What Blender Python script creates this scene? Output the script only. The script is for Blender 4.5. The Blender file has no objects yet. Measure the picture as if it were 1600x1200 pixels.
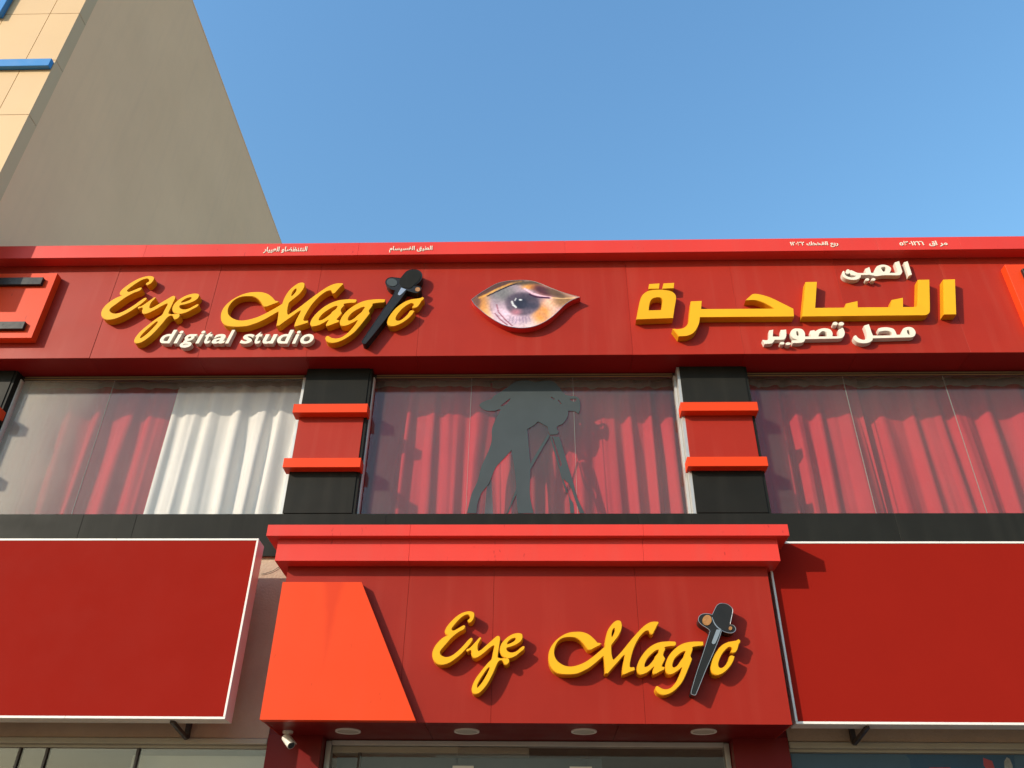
import bpy, bmesh, math, random
from mathutils import Vector, Matrix, Quaternion, noise as mnoise, geometry as geom2
random.seed(7)
sc = bpy.context.scene
COL = sc.collection
PI = math.pi

# ------------------------------------------------------------------ camera
F_PX, PITCH, YAW, ROLL = 1312.5, math.radians(33.446), math.radians(-1.853), math.radians(0.716)
CAM = Vector((0, 0, 1.6))
_cp, _sp, _cy, _sy, _cr, _sr = math.cos(PITCH), math.sin(PITCH), math.cos(YAW), math.sin(YAW), math.cos(ROLL), math.sin(ROLL)
FW = Vector((_sy*_cp, _cy*_cp, _sp)); R0 = Vector((_cy, -_sy, 0)); U0 = R0.cross(FW)
RT = R0*_cr + U0*_sr; UP = U0*_cr - R0*_sr
cam = bpy.data.cameras.new('camera'); camo = bpy.data.objects.new('camera', cam); COL.objects.link(camo)
cam.sensor_width = 36; cam.lens = 36*F_PX/1600; cam.clip_start = 0.05; cam.clip_end = 3000
camo.matrix_world = Matrix((RT, UP, -FW)).transposed().to_4x4(); camo.location = CAM
sc.camera = camo

# ------------------------------------------------------------------ sky, sun, exposure
SUN_TRAVEL = Vector((1.17, 1.0, -0.68)).normalized()
SUN_TO = -SUN_TRAVEL
world = bpy.data.worlds.new('World'); sc.world = world; world.use_nodes = True
wn = world.node_tree; bg = wn.nodes['Background']
sky = wn.nodes.new('ShaderNodeTexSky'); sky.sky_type = 'NISHITA'; sky.sun_disc = False
sky.sun_elevation = math.asin(SUN_TO.z); sky.sun_rotation = math.atan2(SUN_TO.x, SUN_TO.y)
sky.air_density = 2.6; sky.dust_density = 2.0; sky.ozone_density = 10.0; sky.altitude = 0
wn.links.new(sky.outputs[0], bg.inputs[0]); bg.inputs[1].default_value = 0.15
sun = bpy.data.lights.new('sun', 'SUN'); suno = bpy.data.objects.new('sun', sun); COL.objects.link(suno)
sun.energy = 2.4; sun.angle = math.radians(0.5); sun.color = (1.0, 0.88, 0.70)
suno.rotation_euler = SUN_TRAVEL.to_track_quat('-Z', 'Y').to_euler(); suno.location = (-10, -10, 12)
sc.view_settings.view_transform = 'Standard'; sc.view_settings.look = 'None'
sc.view_settings.exposure = 0.95; sc.view_settings.gamma = 1.0; sc.view_settings.use_curve_mapping = False
sc.render.engine = 'CYCLES'
try:
    sc.cycles.use_denoising = True; sc.cycles.max_bounces = 10; sc.cycles.transparent_max_bounces = 16
    sc.cycles.caustics_reflective = False; sc.cycles.caustics_refractive = False
    sc.cycles.sample_clamp_indirect = 6
except Exception: pass

# ------------------------------------------------------------------ measuring helper: the point of a facade plane y = Y on a line of sight
def at(px, py, Y):
    d = RT*((px-800)/F_PX) + UP*(-(py-600)/F_PX) + FW
    return CAM + d*(Y/d.y)

# planes of the street front (metres from the camera)
YW, YP, YG, YF, YC, YK = 6.40, 6.37, 6.476, 6.179, 6.057, 5.916   # stucco wall, pilasters, glass, fascia, cornice, canopy
ZS, ZCO, ZTOP = 5.993, 7.11, 7.27                                   # fascia soffit, cornice underside, cornice top

# ------------------------------------------------------------------ objects
def thing(name, label, cat, loc=(0, 0, 0), group=None):
    o = bpy.data.objects.new(name, None); COL.objects.link(o); o.location = loc; o.empty_display_size = 0.1
    o['label'] = label; o['category'] = cat
    if group: o['group'] = group
    return o
def tag(o, label=None, cat=None, group=None, kind=None):
    for k, v in (('label', label), ('category', cat), ('group', group), ('kind', kind)):
        if v: o[k] = v
    return o
def wloc(o):
    v = Vector((0, 0, 0))
    while o: v = v + o.location; o = o.parent
    return v
def link(name, me, parent=None):
    o = bpy.data.objects.new(name, me); COL.objects.link(o)
    if parent: o.parent = parent
    return o
def obj(name, bm, m, parent=None, smooth=None, own=False):
    """one mesh object from a bmesh in world coordinates"""
    off = wloc(parent) if parent else Vector((0, 0, 0))
    loc = Vector((0, 0, 0))
    if own:
        lo = Vector((min(v.co[i] for v in bm.verts) for i in range(3))); hi = Vector((max(v.co[i] for v in bm.verts) for i in range(3)))
        loc = (lo+hi)/2
    bmesh.ops.recalc_face_normals(bm, faces=bm.faces[:])
    for v in bm.verts: v.co -= (loc if own else off)
    if smooth:
        for f in bm.faces: f.smooth = True
        for e in bm.edges:
            if len(e.link_faces) == 2: e.smooth = e.calc_face_angle(0) < math.radians(smooth)
    me = bpy.data.meshes.new(name); bm.to_mesh(me); bm.free()
    if m:
        for mm in (m if isinstance(m, (list, tuple)) else [m]): me.materials.append(mm)
    o = link(name, me, parent)
    if own: o.location = loc-off
    return o
def box(bm, x0, x1, y0, y1, z0, z1, bev=0.0):
    vs = [bm.verts.new((x, y, z)) for x in (x0, x1) for y in (y0, y1) for z in (z0, z1)]
    fs = [bm.faces.new([vs[i] for i in q]) for q in ((0, 1, 3, 2), (4, 6, 7, 5), (0, 4, 5, 1), (2, 3, 7, 6), (0, 2, 6, 4), (1, 5, 7, 3))]
    if bev:
        es = list({e for f in fs for e in f.edges})
        bmesh.ops.bevel(bm, geom=es, offset=bev, segments=1, affect='EDGES', profile=0.5)
def bx(name, m, parent, x0, x1, y0, y1, z0, z1, bev=0.0, own=True):
    bm = bmesh.new(); box(bm, x0, x1, y0, y1, z0, z1, bev); return obj(name, bm, m, parent, own=own)
def tube(bm, pts, r, n=8, r2=None):
    pts = [Vector(p) for p in pts]; rings = []
    for i, p in enumerate(pts):
        d = (pts[min(i+1, len(pts)-1)] - pts[max(i-1, 0)]).normalized()
        a = d.orthogonal().normalized(); b = d.cross(a)
        rr = r if r2 is None else r+(r2-r)*i/(len(pts)-1)
        if rings:   # keep the ring orientation steady
            pa = rings[-1][0].co-pts[i-1]; a = (pa-d*pa.dot(d)).normalized(); b = d.cross(a)
        rings.append([bm.verts.new(p+(a*math.cos(t)+b*math.sin(t))*rr) for t in [2*PI*k/n for k in range(n)]])
    for i in range(len(rings)-1):
        for k in range(n): bm.faces.new((rings[i][k], rings[i][(k+1) % n], rings[i+1][(k+1) % n], rings[i+1][k]))
    bm.faces.new(rings[0]); bm.faces.new(rings[-1][::-1])
def smooth_path(pts, n=6, closed=True):
    """Catmull-Rom through the points; a third value marks a corner"""
    out = []; N = len(pts)
    P = [Vector((p[0], p[1])) for p in pts]; C = [len(p) > 2 for p in pts]
    rng = range(N if closed else N-1)
    for i in rng:
        a, b = P[i], P[(i+1) % N]
        pa = P[i-1] if (closed or i > 0) else a
        pb = P[(i+2) % N] if (closed or i+2 < N) else b
        ta = (b-a) if C[i] else (b-pa)*0.5
        tb = (b-a) if C[(i+1) % N] else (pb-a)*0.5
        L = (b-a).length
        if ta.length > L*1.1: ta *= L*1.1/ta.length
        if tb.length > L*1.1: tb *= L*1.1/tb.length
        k = 1 if (C[i] and C[(i+1) % N]) else n
        for j in range(k):
            t = j/k; t2 = t*t; t3 = t2*t
            out.append(a*(2*t3-3*t2+1)+ta*(t3-2*t2+t)+b*(-2*t3+3*t2)+tb*(t3-t2))
    if not closed: out.append(P[-1].copy())
    return out
def grown(c, d):
    """contour moved outwards by d (contour is counter-clockwise for outer rings, clockwise for holes)"""
    n = len(c); out = []
    for i in range(n):
        p, q, r = Vector(c[i-1]), Vector(c[i]), Vector(c[(i+1) % n])
        e1 = (q-p); e2 = (r-q)
        if e1.length < 1e-7 or e2.length < 1e-7: out.append((q.x, q.y)); continue
        n1 = Vector((e1.y, -e1.x)).normalized(); n2 = Vector((e2.y, -e2.x)).normalized(); m = n1+n2
        if m.length < 0.3: m = n1
        m.normalize(); k = d/max(0.55, m.dot(n1)); out.append((q.x+m.x*k, q.y+m.y*k))
    return out
def slab(conts, y0, y1, grow=0.0):
    """bmesh of a flat shape (outer contour first, then holes, in x,z) between the planes y0 (front) and y1 (back)"""
    rings_ = []
    for i, c in enumerate(conts):
        c = [(q[0], q[1]) for q in c]
        c = [q for k, q in enumerate(c) if math.hypot(q[0]-c[k-1][0], q[1]-c[k-1][1]) > 2e-4]
        ar_ = sum(c[k-1][0]*c[k][1]-c[k][0]*c[k-1][1] for k in range(len(c)))
        if (ar_ < 0) == (i == 0): c = c[::-1]
        rings_.append(grown(c, grow) if grow else c)
    V2, E2 = [], []
    for c in rings_:
        k0 = len(V2); V2 += [Vector(q) for q in c]; E2 += [(k0+k, k0+(k+1) % len(c)) for k in range(len(c))]
    vo, eo_, fo, *_ = geom2.delaunay_2d_cdt(V2, E2, [], 1, 1e-6)
    def inside(x, y):   # even-odd over all rings: holes stay open
        c_ = False
        for r_ in rings_:
            for k in range(len(r_)):
                (xa, ya), (xb, yb) = r_[k-1], r_[k]
                if (ya > y) != (yb > y) and x < (xb-xa)*(y-ya)/(yb-ya)+xa: c_ = not c_
        return c_
    fo = [list(f) for f in fo if inside(sum(vo[i].x for i in f)/len(f), sum(vo[i].y for i in f)/len(f))]
    bm = bmesh.new()
    fr_ = [bm.verts.new((v.x, y0, v.y)) for v in vo]; bk = [bm.verts.new((v.x, y1, v.y)) for v in vo]
    cnt = {}
    for f in fo:
        bm.faces.new([fr_[i] for i in f]); bm.faces.new([bk[i] for i in reversed(f)])
        for i, j in zip(f, f[1:]+f[:1]): cnt[(min(i, j), max(i, j))] = cnt.get((min(i, j), max(i, j)), 0)+1
    for (i, j), n_ in cnt.items():
        if n_ == 1: bm.faces.new((fr_[i], fr_[j], bk[j], bk[i]))
    for v in [v for v in bm.verts if not v.link_faces]: bm.verts.remove(v)
    return bm

# ------------------------------------------------------------------ materials
MATS = {}
def mat(name, col, rough=0.5, spec=0.5, metal=0.0, var=0.06, scale=3.0, streak=0.0, bump=0.0, bscale=60.0, rnd=0.0, coat=0.0, rvar=0.06, dirt=(0.25, 0.2, 0.16), flecks=0.0):
    m = bpy.data.materials.new(name); m.use_nodes = True; nt = m.node_tree; N = nt.nodes; L = nt.links
    b = N['Principled BSDF']; b.inputs['Roughness'].default_value = rough
    b.inputs['Specular IOR Level'].default_value = spec; b.inputs['Metallic'].default_value = metal
    b.inputs['Coat Weight'].default_value = coat
    geo = N.new('ShaderNodeNewGeometry')
    nz = N.new('ShaderNodeTexNoise'); nz.inputs['Scale'].default_value = scale; nz.inputs['Detail'].default_value = 6; nz.inputs['Roughness'].default_value = 0.6
    L.new(geo.outputs['Position'], nz.inputs['Vector'])
    mr = N.new('ShaderNodeMapRange'); mr.inputs[1].default_value = 0.25; mr.inputs[2].default_value = 0.75
    mr.inputs[3].default_value = 1-var; mr.inputs[4].default_value = 1+var; L.new(nz.outputs[0], mr.inputs[0])
    val = mr.outputs[0]
    if rnd:
        oi = N.new('ShaderNodeObjectInfo'); r2 = N.new('ShaderNodeMapRange'); r2.inputs[3].default_value = 1-rnd; r2.inputs[4].default_value = 1+rnd
        L.new(oi.outputs['Random'], r2.inputs[0]); mu = N.new('ShaderNodeMath'); mu.operation = 'MULTIPLY'
        L.new(val, mu.inputs[0]); L.new(r2.outputs[0], mu.inputs[1]); val = mu.outputs[0]
    hs = N.new('ShaderNodeHueSaturation'); hs.inputs['Color'].default_value = (*col, 1); L.new(val, hs.inputs['Value'])
    cout = hs.outputs[0]
    if streak:
        mp = N.new('ShaderNodeMapping'); mp.inputs['Scale'].default_value = (6, 6, 0.45); L.new(geo.outputs['Position'], mp.inputs[0])
        n2 = N.new('ShaderNodeTexNoise'); n2.inputs['Scale'].default_value = 1.6; n2.inputs['Detail'].default_value = 5; L.new(mp.outputs[0], n2.inputs['Vector'])
        rr = N.new('ShaderNodeMapRange'); rr.inputs[1].default_value = 0.5; rr.inputs[2].default_value = 0.78; rr.inputs[3].default_value = 0; rr.inputs[4].default_value = streak
        L.new(n2.outputs[0], rr.inputs[0])
        mx = N.new('ShaderNodeMixRGB'); mx.inputs[2].default_value = (*dirt, 1); L.new(rr.outputs[0], mx.inputs[0]); L.new(cout, mx.inputs[1]); cout = mx.outputs[0]
    if flecks:
        mp2 = N.new('ShaderNodeMapping'); mp2.inputs['Scale'].default_value = (1.0, 1.0, 0.35); mp2.inputs['Rotation'].default_value = (0, 0.5, 0); L.new(geo.outputs['Position'], mp2.inputs[0])
        n5 = N.new('ShaderNodeTexNoise'); n5.inputs['Scale'].default_value = 34; n5.inputs['Detail'].default_value = 3; L.new(mp2.outputs[0], n5.inputs['Vector'])
        n6 = N.new('ShaderNodeTexNoise'); n6.inputs['Scale'].default_value = 1.7; L.new(geo.outputs['Position'], n6.inputs['Vector'])
        am = N.new('ShaderNodeMath'); am.operation = 'MULTIPLY_ADD'; am.inputs[1].default_value = 0.55; L.new(n6.outputs[0], am.inputs[0]); L.new(n5.outputs[0], am.inputs[2])
        r5 = N.new('ShaderNodeMapRange'); r5.inputs[1].default_value = 1.0; r5.inputs[2].default_value = 1.06; r5.inputs[3].default_value = 0; r5.inputs[4].default_value = flecks; L.new(am.outputs[0], r5.inputs[0])
        m5 = N.new('ShaderNodeMixRGB'); m5.inputs[2].default_value = (col[0]*0.45, col[1]*0.35, col[2]*0.5, 1); L.new(r5.outputs[0], m5.inputs[0]); L.new(cout, m5.inputs[1]); cout = m5.outputs[0]
    L.new(cout, b.inputs['Base Color'])
    n3 = N.new('ShaderNodeTexNoise'); n3.inputs['Scale'].default_value = scale*2.7; n3.inputs['Detail'].default_value = 4; L.new(geo.outputs['Position'], n3.inputs['Vector'])
    r3 = N.new('ShaderNodeMapRange'); r3.inputs[1].default_value = 0.3; r3.inputs[2].default_value = 0.7; r3.inputs[3].default_value = max(0.02, rough-rvar); r3.inputs[4].default_value = min(1, rough+rvar)
    L.new(n3.outputs[0], r3.inputs[0]); L.new(r3.outputs[0], b.inputs['Roughness'])
    if bump:
        n4 = N.new('ShaderNodeTexNoise'); n4.inputs['Scale'].default_value = bscale; n4.inputs['Detail'].default_value = 5; L.new(geo.outputs['Position'], n4.inputs['Vector'])
        bp = N.new('ShaderNodeBump'); bp.inputs['Strength'].default_value = bump; bp.inputs['Distance'].default_value = 0.01
        L.new(n4.outputs[0], bp.inputs['Height']); L.new(bp.outputs[0], b.inputs['Normal'])
    MATS[name] = m; return m

def glass(name, dust, dustcol=(0.55, 0.52, 0.48), tint=(0.94, 0.93, 0.93), x_film=None, grey=1.0, refl=0.6):
    m = bpy.data.materials.new(name); m.use_nodes = True; nt = m.node_tree; N = nt.nodes; L = nt.links
    N.remove(N['Principled BSDF']); out = N['Material Output']
    tr = N.new('ShaderNodeBsdfTransparent'); tr.inputs[0].default_value = (*tint, 1)
    gl = N.new('ShaderNodeBsdfGlossy'); gl.inputs['Roughness'].default_value = 0.015; gl.inputs['Color'].default_value = (grey, grey, grey, 1)
    fr = N.new('ShaderNodeFresnel'); g0 = N.new('ShaderNodeNewGeometry'); io = N.new('ShaderNodeMapRange'); io.inputs[3].default_value = 1.5; io.inputs[4].default_value = 1/1.5
    L.new(g0.outputs['Backfacing'], io.inputs[0]); L.new(io.outputs[0], fr.inputs[0])
    f2 = N.new('ShaderNodeMath'); f2.operation = 'MULTIPLY'; f2.inputs[1].default_value = refl; L.new(fr.outputs[0], f2.inputs[0])   # reflection strength scaled by refl
    a = N.new('ShaderNodeMixShader'); L.new(f2.outputs[0], a.inputs[0]); L.new(tr.outputs[0], a.inputs[1]); L.new(gl.outputs[0], a.inputs[2])
    df = N.new('ShaderNodeBsdfDiffuse'); df.inputs[0].default_value = (*dustcol, 1)
    geo = N.new('ShaderNodeNewGeometry')
    mp = N.new('ShaderNodeMapping'); mp.inputs['Scale'].default_value = (1.6, 1.6, 0.7); L.new(geo.outputs['Position'], mp.inputs[0])
    nz = N.new('ShaderNodeTexNoise'); nz.inputs['Scale'].default_value = 1.5; nz.inputs['Detail'].default_value = 7; L.new(mp.outputs[0], nz.inputs['Vector'])
    mr = N.new('ShaderNodeMapRange'); mr.inputs[1].default_value = 0.3; mr.inputs[2].default_value = 0.7; mr.inputs[3].default_value = dust*0.7; mr.inputs[4].default_value = dust*1.3
    L.new(nz.outputs[0], mr.inputs[0]); fac = mr.outputs[0]
    # small specks
    vo = N.new('ShaderNodeTexNoise'); vo.inputs['Scale'].default_value = 38; vo.inputs['Detail'].default_value = 2; L.new(geo.outputs['Position'], vo.inputs['Vector'])
    sp = N.new('ShaderNodeMapRange'); sp.inputs[1].default_value = 0.80; sp.inputs[2].default_value = 0.83; sp.inputs[3].default_value = 0; sp.inputs[4].default_value = 0.5
    L.new(vo.outputs[0], sp.inputs[0])
    ad = N.new('ShaderNodeMath'); ad.operation = 'ADD'; L.new(fac, ad.inputs[0]); L.new(sp.outputs[0], ad.inputs[1]); fac = ad.outputs[0]
    if x_film:   # a diffuse film that grows along the pane
        xs = N.new('ShaderNodeSeparateXYZ'); L.new(geo.outputs['Position'], xs.inputs[0])
        wob = N.new('ShaderNodeMath'); wob.operation = 'MULTIPLY_ADD'; L.new(nz.outputs[0], wob.inputs[0]); wob.inputs[1].default_value = 0.7; L.new(xs.outputs[0], wob.inputs[2])
        fm = N.new('ShaderNodeMapRange'); fm.interpolation_type = 'SMOOTHSTEP'; fm.inputs[1].default_value = x_film[0]; fm.inputs[2].default_value = x_film[1]; fm.inputs[3].default_value = 0; fm.inputs[4].default_value = x_film[2]
        L.new(wob.outputs[0], fm.inputs[0])
        a2 = N.new('ShaderNodeMath'); a2.operation = 'ADD'; a2.use_clamp = True; L.new(fac, a2.inputs[0]); L.new(fm.outputs[0], a2.inputs[1]); fac = a2.outputs[0]
    b = N.new('ShaderNodeMixShader'); L.new(fac, b.inputs[0]); L.new(a.outputs[0], b.inputs[1]); L.new(df.outputs[0], b.inputs[2])
    L.new(b.outputs[0], out.inputs[0]); return m

RED = mat('red_cladding', (0.345, 0.024, 0.012), 0.46, 0.15, var=0.08, scale=1.3, rnd=0.08, streak=0.24, dirt=(0.40, 0.075, 0.05))
REDC = mat('red_cladding_canopy_dimmed', (0.29, 0.018, 0.010), 0.46, 0.14, var=0.08, scale=1.3, rnd=0.05, streak=0.16, dirt=(0.36, 0.06, 0.04))  # fascia red darkened: weaker sheen at this view angle put into the colour
BRED = mat('bright_red_cladding', (0.64, 0.046, 0.034), 0.42, 0.20, var=0.05, scale=1.6, rnd=0.04, streak=0.14, dirt=(0.45, 0.10, 0.08), flecks=0.6)
ORANGE = mat('orange_cladding', (0.70, 0.056, 0.012), 0.42, 0.14, var=0.04, scale=1.5, streak=0.25, dirt=(0.62, 0.06, 0.02), flecks=0.5)
BLACKP = mat('black_cladding', (0.017, 0.017, 0.015), 0.45, 0.07, var=0.15, scale=2.2, rnd=0.10, streak=0.06, dirt=(0.12, 0.11, 0.09))
DARK = mat('dark_backing', (0.012, 0.010, 0.010), 0.8, 0.2)
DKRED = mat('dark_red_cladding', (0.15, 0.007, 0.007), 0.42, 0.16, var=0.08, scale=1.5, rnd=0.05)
SOFSHADE = mat('soffit_red_shaded', (0.21, 0.010, 0.009), 0.42, 0.16, var=0.08, scale=1.5, rnd=0.05)  # fascia red darkened: shade of the underside put into the colour
SIGNRED = mat('sign_vinyl_red', (0.255, 0.012, 0.007), 0.7, 0.03, var=0.03, scale=2.0)
TRIM = mat('white_aluminium_trim', (0.78, 0.74, 0.70), 0.35, 0.5, var=0.05, scale=5, streak=0.10)
ALU = mat('grey_aluminium', (0.50, 0.49, 0.47), 0.38, 0.5, metal=0.4, var=0.08, scale=6)
GOLD = mat('bronze_frame', (0.33, 0.22, 0.10), 0.35, 0.5, metal=0.5, var=0.1, scale=6)
STUCCO = mat('stucco', (0.50, 0.37, 0.27), 0.9, 0.2, var=0.10, scale=4, bump=0.5, bscale=55, streak=0.15)
CREAMW = mat('cream_render_wall', (0.93, 0.605, 0.37), 0.9, 0.2, var=0.07, scale=0.5, bump=0.12, bscale=25, streak=0.10, dirt=(0.62, 0.40, 0.28))
CREAMP = mat('cream_cladding', (0.66, 0.46, 0.26), 0.45, 0.15, var=0.03, scale=1.2, rnd=0.02, streak=0.05, dirt=(0.6, 0.5, 0.4))
BLUE = mat('blue_trim', (0.022, 0.20, 0.52), 0.35, 0.5, var=0.05)
YELLOW = mat('yellow_letter_face', (0.78, 0.39, 0.014), 0.42, 0.15, var=0.05, scale=5, rnd=0.03)
YSHADE = mat('yellow_letter_side_shaded', (0.60, 0.26, 0.008), 0.45, 0.18, var=0.06, scale=6)  # face yellow darkened: shade on the letter sides put into the colour
WHITEL = mat('white_letter', (0.80, 0.72, 0.60), 0.45, 0.25, var=0.05, scale=9, streak=0.12)
WSIDE = mat('white_letter_side', (0.62, 0.55, 0.49), 0.5, 0.3, var=0.08, scale=9)
BLACKG = mat('black_gloss', (0.018, 0.017, 0.017), 0.32, 0.22, var=0.15, scale=9)
PEWTER = mat('pewter', (0.42, 0.40, 0.40), 0.32, 0.5, metal=0.8, var=0.1, scale=14)
BROWN = mat('brown_stone', (0.36, 0.16, 0.045), 0.30, 0.5, var=0.35, scale=22)
REDCLOTH = mat('red_curtain_cloth', (0.45, 0.024, 0.033), 0.9, 0.15, var=0.06, scale=5, bump=0.15, bscale=220)
WHITECLOTH = mat('white_curtain_cloth', (0.83, 0.83, 0.79), 0.9, 0.15, var=0.04, scale=4, bump=0.15, bscale=220)
TAPE = mat('curtain_heading', (0.30, 0.26, 0.22), 0.9, 0.1, var=0.12, scale=8)
DECAL = mat('grey_green_vinyl', (0.056, 0.070, 0.078), 0.6, 0.12, var=0.08, scale=5)
PLASTER = mat('interior_plaster', (0.20, 0.17, 0.16), 0.9, 0.1)
PAVE = mat('paving', (0.26, 0.20, 0.14), 0.85, 0.3, var=0.12, scale=0.8)
ASPH = mat('asphalt', (0.055, 0.053, 0.050), 0.9, 0.3, var=0.2, scale=3)
SAND = mat('sandy_ground', (0.46, 0.33, 0.21), 0.95, 0.2, var=0.12, scale=0.3)
STEEL = mat('dark_steel', (0.045, 0.035, 0.033), 0.5, 0.5, var=0.15, scale=9)
WPLAST = mat('white_plastic', (0.70, 0.68, 0.64), 0.35, 0.5, var=0.04, scale=12)
LENS = mat('black_lens', (0.008, 0.008, 0.01), 0.08, 0.6)
DIFF = mat('frosted_diffuser', (0.46, 0.43, 0.38), 0.5, 0.4, var=0.05, scale=8)
SHUT = mat('shutter_box', (0.36, 0.33, 0.27), 0.5, 0.4, var=0.08, scale=5)
PAPER = mat('white_paper', (0.78, 0.76, 0.70), 0.7, 0.2, var=0.03)
SEAL = mat('grey_silicone', (0.26, 0.25, 0.24), 0.6, 0.3)
G_UP = glass('dusty_glass', 0.045, dustcol=(0.55, 0.49, 0.43))
G_LEFT = glass('dusty_glass_filmed', 0.055, dustcol=(0.55, 0.50, 0.44), x_film=(-3.55, -4.5, 0.34))
G_LOW = glass('shop_glass', 0.010, dustcol=(0.50, 0.48, 0.42), refl=0.45)
G_LOWR = glass('shop_glass_clean', 0.006, dustcol=(0.40, 0.42, 0.42), refl=0.3)
G_LOWL = glass('shop_glass_dusty', 0.06, dustcol=(0.55, 0.53, 0.42), refl=1.3)

# ================================================================== the setting: ground
def structure(name, bm, m):
    o = obj(name, bm, m); o['kind'] = 'structure'; return o
bm = bmesh.new(); box(bm, -600, 600, -600, 600, -0.5, -0.14); structure('ground', bm, SAND)
bm = bmesh.new(); box(bm, -120, 120, -17, -3.5, -0.13, -0.10); structure('road', bm, ASPH)
bm = bmesh.new(); box(bm, -60, 60, -3.5, 6.35, -0.13, 0.0); structure('pavement', bm, PAVE)

# ================================================================== neighbouring building
XN, YN = -5.33, 5.7056
nb = thing('neighbour_building', 'tall cream building at the left with a bare rendered side wall and blue trim', 'building', (XN, YN, 0))
bm = bmesh.new(); box(bm, -15, XN-0.012, YN+0.165, 21, 6.73, 13.82); box(bm, -15, XN-0.012, 6.33, 21, 0, 6.73)
obj('wall', bm, CREAMW, nb)
bx('coping', CREAMW, nb, -15, XN-0.006, YN+0.17, 21.02, 13.82, 13.86, 0.01)
rows = [6.73, 7.69, 8.82, 9.745, 10.63, 11.55, 12.45, 13.36, 13.86]
cols = [XN, -5.68, -6.21, -6.80, -7.9, -9.0, -10.1, -11.2, -12.3, -13.4, -14.5]
g = 0.004
for i in range(len(rows)-1):
    for j in range(len(cols)-1):
        if j == 0:   # the corner panels fold round into the side
            bm = bmesh.new()
            box(bm, cols[1]+g, cols[0], YN, YN+0.03, rows[i]+g, rows[i+1]-g)
            box(bm, cols[0]-0.03, cols[0], YN+0.0301, YN+0.16, rows[i]+g, rows[i+1]-g)
            obj('cladding_panel', bm, CREAMP, nb, own=True)
        else:
            bx('cladding_panel', CREAMP, nb, cols[j+1]+g, cols[j]-g, YN, YN+0.03, rows[i]+g, rows[i+1]-g)
bx('cladding_backing', DARK, nb, -15, XN-0.035, YN+0.035, YN+0.164, 6.74, 13.80)
bx('blue_bar', BLUE, nb, -9.2, XN-0.006, YN-0.055, YN-0.002, 9.572, 9.70, 0.004)
bx('blue_bar', BLUE, nb, -6.55, -6.215, YN-0.075, YN-0.002, 10.545, 13.4, 0.004)

# ================================================================== shop building
sb = thing('shop_building', 'two storey shop building clad in red and black panels with curtained upper windows', 'building', (0, YW, 0))
XL, XR = -5.30, 9.0
# masonry shell
bm = bmesh.new()
box(bm, XL, -1.93, YW, YW+0.20, 2.787, 4.34)              # stucco over the left shop
box(bm, 1.78, XR, YW, YW+0.20, 2.787, 4.34)               # stucco over the right shop
box(bm, -1.93, 1.78, YW, YW+0.20, 2.86, 4.34)
box(bm, XL, XR, YW+0.20, 10, 4.20, 4.32)                  # floor slab
box(bm, XL, XR, 6.60, 10, 6.25, 6.40)                     # ceiling slab
box(bm, XL, XR, 10, 10.2, 0, 7.2)                         # back wall
box(bm, XL-0.0, XL+0.1, 6.6, 10, 0, 4.2)
box(bm, XR-0.1, XR, 6.6, 10, 0, 7.2)
box(bm, XL, XR, 6.56, 6.60, 6.04, 7.2)                    # lintel above the windows
box(bm, XL, XR, 6.60, 10.2, 7.05, 7.2)                    # roof
obj('wall', bm, STUCCO, sb)
for a, b in ((XL, -1.93), (1.78, XR)): bx('lintel_ledge', SHUT, sb, a, b, YW-0.012, YW+0.03, 2.742, 2.784, 0.004)

# fascia band with its panels
fx = [XL, -4.072, -3.07, -2.076, -1.07, 0.884, 1.880, 2.880, 3.876, 4.876, 5.876, 6.876, 7.876, XR]
fb = bx('fascia', DKRED, sb, XL, XR, YF+0.012, 6.55, ZS+0.012, ZTOP-0.03, own=False)
for a, b in zip(fx, fx[1:]):
    p = bx('fascia_panel', RED, fb, a+0.0006, b-0.0006, YF, YF+0.011, ZS, ZCO+0.03, 0.0007)
    p.rotation_euler = (random.uniform(-.0015, .0015), 0, random.uniform(-.004, .004)/max(1, (b-a)))
    bx('soffit_panel', SOFSHADE, fb, a+0.0006, b-0.0006, YF+0.012, YG+0.06, ZS, ZS+0.0105, 0.0015)
# cornice
cx = [XL, -3.81, -1.708, 0.30, 2.778, 3.284, 4.066, 6.1, XR]
cb = bx('cornice', DKRED, sb, XL, XR, YC+0.012, 6.62, ZCO+0.012, ZTOP-0.012, own=False)
for a, b in zip(cx, cx[1:]):
    bm = bmesh.new(); box(bm, a+0.0006, b-0.0006, YC, YC+0.011, ZCO, ZTOP, 0.0007)
    box(bm, a+0.0006, b-0.0006, YC+0.0112, 6.62, ZTOP-0.011, ZTOP-0.001)
    box(bm, a+0.0006, b-0.0006, YC+0.0112, YF-0.001, ZCO+0.0005, ZCO+0.011)
    p = obj('cornice_panel', bm, BRED, cb, own=True)

# pilasters
PX = [(-5.29, -4.86), (-2.103, -1.523), (1.323, 1.909), (4.75, 5.33), (8.18, 8.76)]
for a, b in PX:
    pl = bx('pilaster', BLACKP, sb, a+0.006, b-0.006, YP+0.008, YG+0.10, 4.50, ZS+0.02, own=True)
    for z0, z1, m in ((4.535, 4.94, BLACKP), (4.98, 5.49, RED), (5.53, ZS-0.001, BLACKP)):
        bx('panel', m, pl, a, b, YP, YP+0.0075, z0, z1, 0.0015)
    for z0 in (4.920, 5.465):
        bx('band', ORANGE, pl, a-0.042, b+0.042, YP-0.083, YP+0.045, z0, z0+0.090, 0.002)
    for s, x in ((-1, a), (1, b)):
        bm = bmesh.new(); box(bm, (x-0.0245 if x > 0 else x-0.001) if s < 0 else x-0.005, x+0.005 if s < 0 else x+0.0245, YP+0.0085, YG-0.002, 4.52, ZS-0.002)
        obj('side_cladding', bm, ALU if s < 0 else BLACKP, pl, own=True)

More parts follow.
